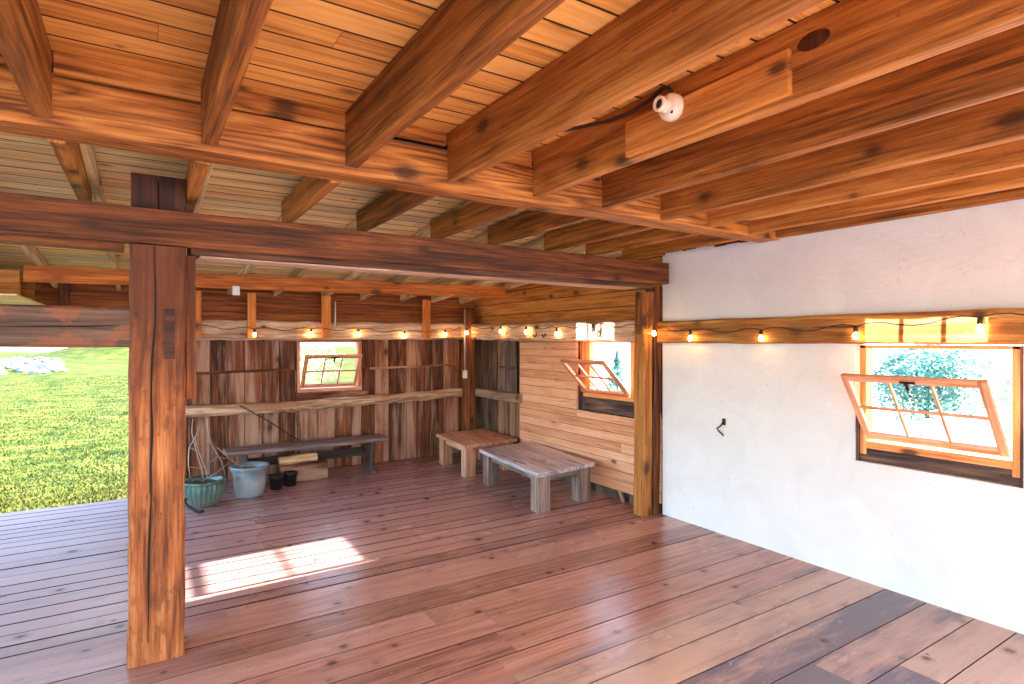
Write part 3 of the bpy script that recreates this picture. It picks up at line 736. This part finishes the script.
# hasp on plaster
root = empty('wall_hook', (XR-.01, 3.56, 1.0), 'small grey iron hook on the white plaster wall', 'hook')
mb = MB(); mb.box(XR-.012, XR, 3.49, 3.53, 1.02, 1.08, bev=.006); mb.build('mounting_plate', 'iron', root)
mb = MB(); mb.tube([(XR-.015, 3.51, 1.05), (XR-.03, 3.53, 1.01), (XR-.035, 3.565, .985), (XR-.03, 3.545, .955), (XR-.018, 3.52, .935), (XR-.006, 3.52, .92)], .007); mb.build('hook_arm', 'iron', root, smooth=True)

# ------------------------------------------------------------------ furniture
def table(label, corner, ax, ay, w, l, h, leg, mat, nb, th=.042):
    ax, ay = Vector((*ax, 0)).normalized(), Vector((*ay, 0)).normalized()
    root = empty('coffee_table', (*corner, -.014), label, 'table')
    def tr(mb): mb.v = [tuple(Vector((*corner, v[2]))+ax*v[0]+ay*v[1]) for v in mb.v]; return mb
    t = MB()
    for i in range(nb): t.box(w*i/nb+.0008, w*(i+1)/nb-.0008, 0, l, h-th, h, grain=1, bev=.003)
    tr(t).build('tabletop', mat, root)
    for x in (.035, w-.035-leg):
        for y in (.045, l-.045-leg):
            m = MB(); m.box(x, x+leg, y, y+leg, -.014, h-th, grain=2, bev=.005); tr(m).build('leg', 'table_leg' if mat == 'table_grey' else mat, root)
    e = leg*.3
    for q in ((.035+e, .035+e+.03, .045+leg, l-.045-leg, 1), (w-.035-e-.03, w-.035-e, .045+leg, l-.045-leg, 1), (.035+leg, w-.035-leg, .045+e, .045+e+.03, 0), (.035+leg, w-.035-leg, l-.045-e-.03, l-.045-e, 0)):
        m = MB(); m.box(q[0], q[1], q[2], q[3], h-th-.085, h-th, grain=q[4], bev=.003); tr(m).build('apron', 'table_leg' if mat == 'table_grey' else mat, root)
    return root
table('low grey weathered plank table with thick square legs', (3.461, 4.956), (.883, .13), (.165, 1.55), .89, 1.55, .42, .175, 'table_grey', 5)
table('low tan wooden table in the far corner', (3.574, 6.791), (.956, .13), (.098, 1.107), .90, 1.11, .42, .165, 'table_tan', 6)

root = empty('bench', (1.85, 7.86, -.014), 'long low grey plank bench against the rear wall', 'bench')
mb = MB(); mb.timber((.84, 7.86, .445), (2.86, 7.88, .445), .40, .05, up=(0, 0, 1), bev=.008, seg=.3, jit=.002); mb.build('bench_top', 'bench', root)
for x in (1.05, 2.66):
    mb = MB()
    for (z0, z1, d, w) in ((-.014, .035, .34, .075), (.035, .10, .26, .07), (.10, .2, .15, .065), (.2, .3, .2, .065), (.3, .42, .30, .07)):
        mb.box(x-w/2, x+w/2, 7.87-d/2, 7.87+d/2, z0-.002, z1+.002, grain=2, bev=.012)
    mb.build('leg', 'bench_leg', root)
mb = MB(); mb.box(1.05, 2.66, 8.0, 8.035, .2, .31, grain=0); mb.build('stretcher', 'bench_leg', root)

# ------------------------------------------------------------------ planters and oddments
def planter(name, label, x, y, prof, mat, ribs=0, ribd=0, soil=None):
    root = empty(name, (x, y, -.014), label, 'planter')
    Mx = Matrix.Translation((x, y, -.014))
    mb = MB(); mb.lathe(prof, 96 if ribs else 40, Mx, ribs, ribd); mb.build('pot_body', mat, root, smooth=True)
    if soil:
        mb = MB(); mb.lathe([(soil[0], soil[1]), (soil[0]*.5, soil[1]+.02), (.01, soil[1]+.025)], 32, Mx); mb.build('soil', 'soil', root, smooth=True)
    return root
planter('planter', 'ribbed teal glazed planter with a wire cage, nearest the main post', .56, 7.25,
        [(.125, 0), (.135, .005, .3), (.165, .07, 1), (.195, .15, 1), (.208, .22, 1), (.208, .245, .6), (.222, .262), (.226, .278), (.218, .29), (.20, .29), (.192, .26), (.185, .2)], 'teal_glaze', 26, .13, (.188, .2))
planter('planter', 'grey glazed planter with a wide lip between teal planter and black pots', 1.06, 7.43,
        [(.14, 0), (.15, .006), (.165, .06), (.18, .16), (.184, .26), (.20, .305), (.215, .33), (.218, .348), (.208, .36), (.19, .358), (.176, .32), (.17, .22)], 'grey_glaze', 0, 0, (.172, .22))
for x, y, lab in ((1.38, 7.58, 'small black plastic nursery pot touching the grey planter'), (1.56, 7.67, 'small black plastic nursery pot in front of the timber block')):
    root = planter('nursery_pot', lab, x, y, [(.068, 0), (.07, .004), (.082, .135), (.09, .137), (.092, .165), (.087, .166), (.083, .14), (.078, .1)], 'black_plastic', 0, 0, (.078, .1))
    if x < 1.5:
        mb = MB(); a0 = -1.0
        vs = [(x+.081*math.cos(a)*(.9 if z < .1 else 1), y+.081*math.sin(a)*(.9 if z < .1 else 1), z) for z in (.06, .115) for a in (a0, a0+.15, a0+.3)]
        mb.add(vs, [(0, 1, 4, 3), (1, 2, 5, 4)], vs); mb.build('plant_label', 'box_white', root)
root = MB(); root.timber((1.47, 7.88, .103), (2.06, 7.88, .103), .2, .232, seg=.15, jit=.01, bev=.02)
root.build('timber_block', 'wallboard', label='short squared timber block on the floor under the bench edge', cat='timber block')
mb = MB(); mb.timber((1.46, 7.86, .276), (1.93, 7.86, .281), .13, .095, seg=.1, jit=.012, bev=.03)
mb.build('split_log', 'firewood', label='pale split firewood log resting on the timber block', cat='log')
# wire plant cage in the teal planter
root = empty('wire_cage', (.56, 7.25, .2), 'bent wire plant cage standing in the teal planter', 'plant support')
def cage(pts): 
    m = MB(); m.tube(pts, .005, 5); return m
for pts in ([(.45, 7.25, .2), (.42, 7.3, .45), (.43, 7.33, .62), (.50, 7.36, .75), (.56, 7.4, .88)],
            [(.58, 7.27, .2), (.55, 7.33, .38), (.50, 7.38, .58), (.46, 7.4, .78), (.47, 7.4, .93)],
            [(.62, 7.3, .2), (.60, 7.35, .35), (.53, 7.4, .55), (.49, 7.42, .72)],
            [(.80, 7.35, .24), (.76, 7.4, .42), (.66, 7.42, .62), (.62, 7.43, .78), (.61, 7.43, .92)],
            [(.98, 7.38, .33), (.86, 7.42, .42), (.72, 7.44, .58)]):
    cage(pts).build('cage_wire', 'wire', root, smooth=True)
for pts in ([(.42, 7.3, .42), (.55, 7.33, .38), (.72, 7.4, .48), (.84, 7.42, .44)], [(.44, 7.34, .62), (.51, 7.38, .57), (.65, 7.42, .63)], [(.55, 7.3, .24), (.72, 7.36, .32), (.88, 7.42, .43)]):
    cage(pts).build('cage_ring', 'wire', root, smooth=True)
mb = MB(); mb.tube([(.385, 7.05, .13), (.37, 7.01, .10), (.40, 6.97, .06), (.45, 6.93, .03), (.50, 6.91, .005), (.54, 6.92, .008)], .016, 8)
mb.build('black_hose', 'black', smooth=True, label='short curved black hose piece lying against the teal planter', cat='hose')
mb = MB(); mb.tube([(1.05, 8.19, .97), (1.35, 8.12, .78), (1.75, 8.03, .475)], .008, 6)
mb.build('leaning_rod', 'iron', smooth=True, label='thin rusty rod leaning from the wall rail down to the bench', cat='rod')

# ------------------------------------------------------------------ outside
def gz(x, y):
    r = math.hypot(x, y)
    h = -.22
    if y > 9: h += max(0, (y-14))*.012 + .15*math.sin(x*.3+y*.21)*min(1, max(0, (y-12)/10))
    h += 2.3*math.exp(-(((x+.5)/5.5)**2+((y-62)/9)**2))
    if x > 7: h += min(1.4, (x-7)*.035)
    return h
mb = MB(); vs, fs = [], []
def axis(lo, hi):
    a = [lo]
    while a[-1] < hi: a.append(a[-1]+.6+abs(a[-1]-2)*.06)
    return a
xs, yy = axis(-90, 90), axis(-60, 130)
for y in yy:
    for x in xs: vs.append((x, y, gz(x, y)))
for j in range(len(yy)-1):
    for i in range(len(xs)-1): k = j*len(xs)+i; fs.append((k, k+1, k+1+len(xs), k+len(xs)))
mb.add(vs, fs, vs); mb.build('ground', 'ground', smooth=True, kind='structure')
# grass blades
mb = MB(); V, F, G, RR = [], [], [], []
for i in range(34000):
    t = random.random(); y = 8.15+26*t**2.2; x = random.uniform(-.25*y-1.2, -.08+.02*(y-8.15))
    if y < 8.5 and x > -.05: continue
    z = gz(x, y); h = random.uniform(.015, .045); a = random.uniform(0, 6.28); w = .006+.0006*y
    lx, ly = random.uniform(-.04, .04), random.uniform(-.04, .04)
    k = len(V); V += [(x-w*math.cos(a), y-w*math.sin(a), z-.01), (x+w*math.cos(a), y+w*math.sin(a), z-.01), (x+lx, y+ly, z+h)]
    F.append((k, k+1, k+2)); RR += [random.random()]*3
mb.v, mb.f, mb.g, mb.r, mb.mi = V, F, V, RR, [0]*len(F)
mb.build('grass', 'blade', kind='stuff', label='sunlit yellow green lawn grass outside the open end of the barn', cat='grass')
# pale rocks
rk = random.Random(3); rocks = []
for i in range(40):
    r = rk.uniform(.2, .45)
    for _ in range(200):
        t = rk.random(); y = rk.uniform(38, 52); x = -y*(.2-.10*t)
        if all(math.hypot(x-a, y-b) > 1.3*(r+c)*1.15 for a, b, c in rocks): break
    rocks.append((x, y, r))
    mb = MB(); vs, fs = [], []
    n, m = 9, 6
    for j in range(m+1):
        for k in range(n):
            A, B = 2*math.pi*k/n, math.pi*j/m; q = r*(.8+.35*rk.random())
            vs.append((x+q*1.3*math.sin(B)*math.cos(A), y+q*math.sin(B)*math.sin(A), gz(x, y)+.05+q*.6*math.cos(B)))
    for j in range(m):
        for k in range(n): fs.append((j*n+k, j*n+(k+1) % n, (j+1)*n+(k+1) % n, (j+1)*n+k))
    mb.add(vs, fs, vs)
    mb.build('rock', 'rock', label='pale rock in the heap at the edge of the lawn', cat='rock', group='pale rocks at the edge of the lawn')
# shrubs and trees
def shrub(name, label, x, y, h, r, mat, n, seed, cat='bush', group=None, leaf=.05, trunk=.0, shape='round'):
    q = random.Random(seed); z0 = gz(x, y)
    root = empty(name, (x, y, z0), label, cat, group)
    t = MB()
    t.tube([(x, y, z0-.1), (x+.03, y, z0+h*.4), (x, y+.02, z0+h*.85)], [.03+.012*h, .02+.008*h, .01], 7)
    for k in range(7):
        A = q.uniform(0, 6.28); b = h*q.uniform(.2, .6)
        t.tube([(x, y, z0+b), (x+math.cos(A)*r*.4, y+math.sin(A)*r*.4, z0+b+h*.15), (x+math.cos(A)*r*.8, y+math.sin(A)*r*.8, z0+b+h*.22)], [.018, .012, .005], 5)
    t.build('stem', 'bark', root, smooth=True)
    m = MB(); V, F, RR = [], [], []
    for i in range(n):
        if shape == 'cone':
            zt = q.random()**1.4; A = q.uniform(0, 6.28); rr = r*(1-zt)*(.35+.65*math.sqrt(q.random()))*(.8+.35*math.sin(zt*34))
            p = Vector((x+rr*math.cos(A), y+rr*math.sin(A), z0+h*(.08+.92*zt)))
        else:
            while True:
                v = Vector((q.uniform(-1, 1), q.uniform(-1, 1), q.uniform(-1, 1)))
                if .25 < v.length < 1: break
            v *= 1+.25*math.sin(v.x*7+seed)*math.cos(v.y*6+v.z*5)
            p = Vector((x+v.x*r, y+v.y*r, z0+h*(trunk+(1-trunk)*(.5+.5*v.z))))
        a = Vector((q.gauss(0, 1), q.gauss(0, 1), q.gauss(0, .6))).normalized()*leaf*q.uniform(.6, 1.3); b = a.orthogonal().normalized()*leaf*.5
        k = len(V); V += [p-a, p+b, p+a, p-b]; F.append((k, k+1, k+2, k+3)); RR += [q.random()]*4
    m.v, m.f, m.g, m.r, m.mi = [tuple(v) for v in V], F, [tuple(v) for v in V], RR, [0]*len(F)
    m.build('foliage', mat, root)
shrub('bush', 'dense teal green bush seen over the tilted sash in the plaster wall', 15.0, 6.1, 1.75, 1.25, 'leaf_teal', 9000, 1)
shrub('bush', 'loose pale bush at the far side of the teal bush, outside the plaster wall window', 16.0, 8.9, 1.7, 1.1, 'leaf_pale', 2600, 2, leaf=.045)
shrub('bush', 'bright green bush at the near side of the teal bush, outside the plaster wall window', 13.0, 3.5, 1.8, 1.1, 'leaf_pale', 5000, 3, leaf=.05)
shrub('fir_tree', 'small blue green fir outside the window of the boarded wall', 12.0, 13.05, 1.55, .45, 'leaf_teal', 2600, 4, cat='tree', shape='cone', leaf=.04)
shrub('bush', 'thin pale bush outside the window of the boarded wall', 13.0, 14.5, 1.9, 1.1, 'leaf_pale', 1500, 5, leaf=.04)
shrub('bush', 'pale airy bush beyond the lawn behind the rear window', 5.2, 24, 2.3, 1.6, 'leaf_pale', 2200, 6, leaf=.05)
shrub('bush', 'green airy bush beyond the lawn at the rear window edge', 4.1, 20, 2.4, .9, 'leaf_green', 1200, 8, leaf=.05)

# ------------------------------------------------------------------ light
SUN, SKY, EXPO = 85.0, 2.7, -.42
sd = bpy.data.lights.new('sun', 'SUN'); sd.energy = SUN; sd.angle = R(.6); sd.color = (1, .96, .89)
so = bpy.data.objects.new('sun', sd); C.objects.link(so)
so.rotation_euler = Vector((-1, -.035, -.405)).to_track_quat('-Z', 'Y').to_euler()
# added area lamps in place of sun reflected up by the tilted panes
def add_glint_lamp(loc, d, wy, h, watts):
    ld = bpy.data.lights.new('added_glint_lamp', 'AREA'); ld.shape = 'RECTANGLE'; ld.size = wy; ld.size_y = h
    ld.energy = watts; ld.spread = R(1.5); ld.color = (1, .94, .84)
    lo = bpy.data.objects.new('added_glint_lamp', ld); C.objects.link(lo); lo.location = loc
    d = Vector(d).normalized(); y = Vector((0, 1, 0)); zc = -d; y = (y-zc*y.dot(zc)).normalized(); x = y; yy = zc.cross(x)
    lo.rotation_euler = Matrix((x, yy, zc)).transposed().to_euler()
for k in range(3): add_glint_lamp((4.325, 1.87+(k-1)*.257, 1.605), (.54, -.03, .84), .225, .09, 1.5)
for k in range(3): add_glint_lamp((4.265, 5.12+(k-1)*.235, 1.67), (.374, -.03, .926), .205, .09, 1.3)
w = bpy.data.worlds.new('sky'); bpy.context.scene.world = w; w.use_nodes = True
nt = w.node_tree; nt.nodes.clear()
sky = nt.nodes.new('ShaderNodeTexSky'); sky.sky_type = 'NISHITA'; sky.sun_disc = False
sky.sun_elevation = R(22); sky.sun_rotation = R(90); sky.air_density = 1.0; sky.dust_density = 2.0
bg = nt.nodes.new('ShaderNodeBackground'); bg.inputs[1].default_value = SKY
wo = nt.nodes.new('ShaderNodeOutputWorld'); nt.links.new(sky.outputs[0], bg.inputs[0]); nt.links.new(bg.outputs[0], wo.inputs[0])

# ------------------------------------------------------------------ camera
cd = bpy.data.cameras.new('camera'); cd.sensor_width = 36; cd.lens = 582/1024*36; cd.clip_start = .05; cd.clip_end = 400
cd.shift_y = -1/1024
co = bpy.data.objects.new('camera', cd); C.objects.link(co)
co.location = (0, 0, 1.8); co.rotation_euler = (R(90), 0, -math.atan2(369, 582))
sc = bpy.context.scene; sc.camera = co
sc.view_settings.view_transform = 'Standard'; sc.view_settings.look = 'None'
sc.view_settings.exposure = EXPO; sc.view_settings.gamma = 1; sc.view_settings.use_curve_mapping = False
sc.cycles.max_bounces = 10; sc.cycles.diffuse_bounces = 6; sc.cycles.glossy_bounces = 4; sc.cycles.transparent_max_bounces = 12
sc.cycles.caustics_reflective = False; sc.cycles.caustics_refractive = False
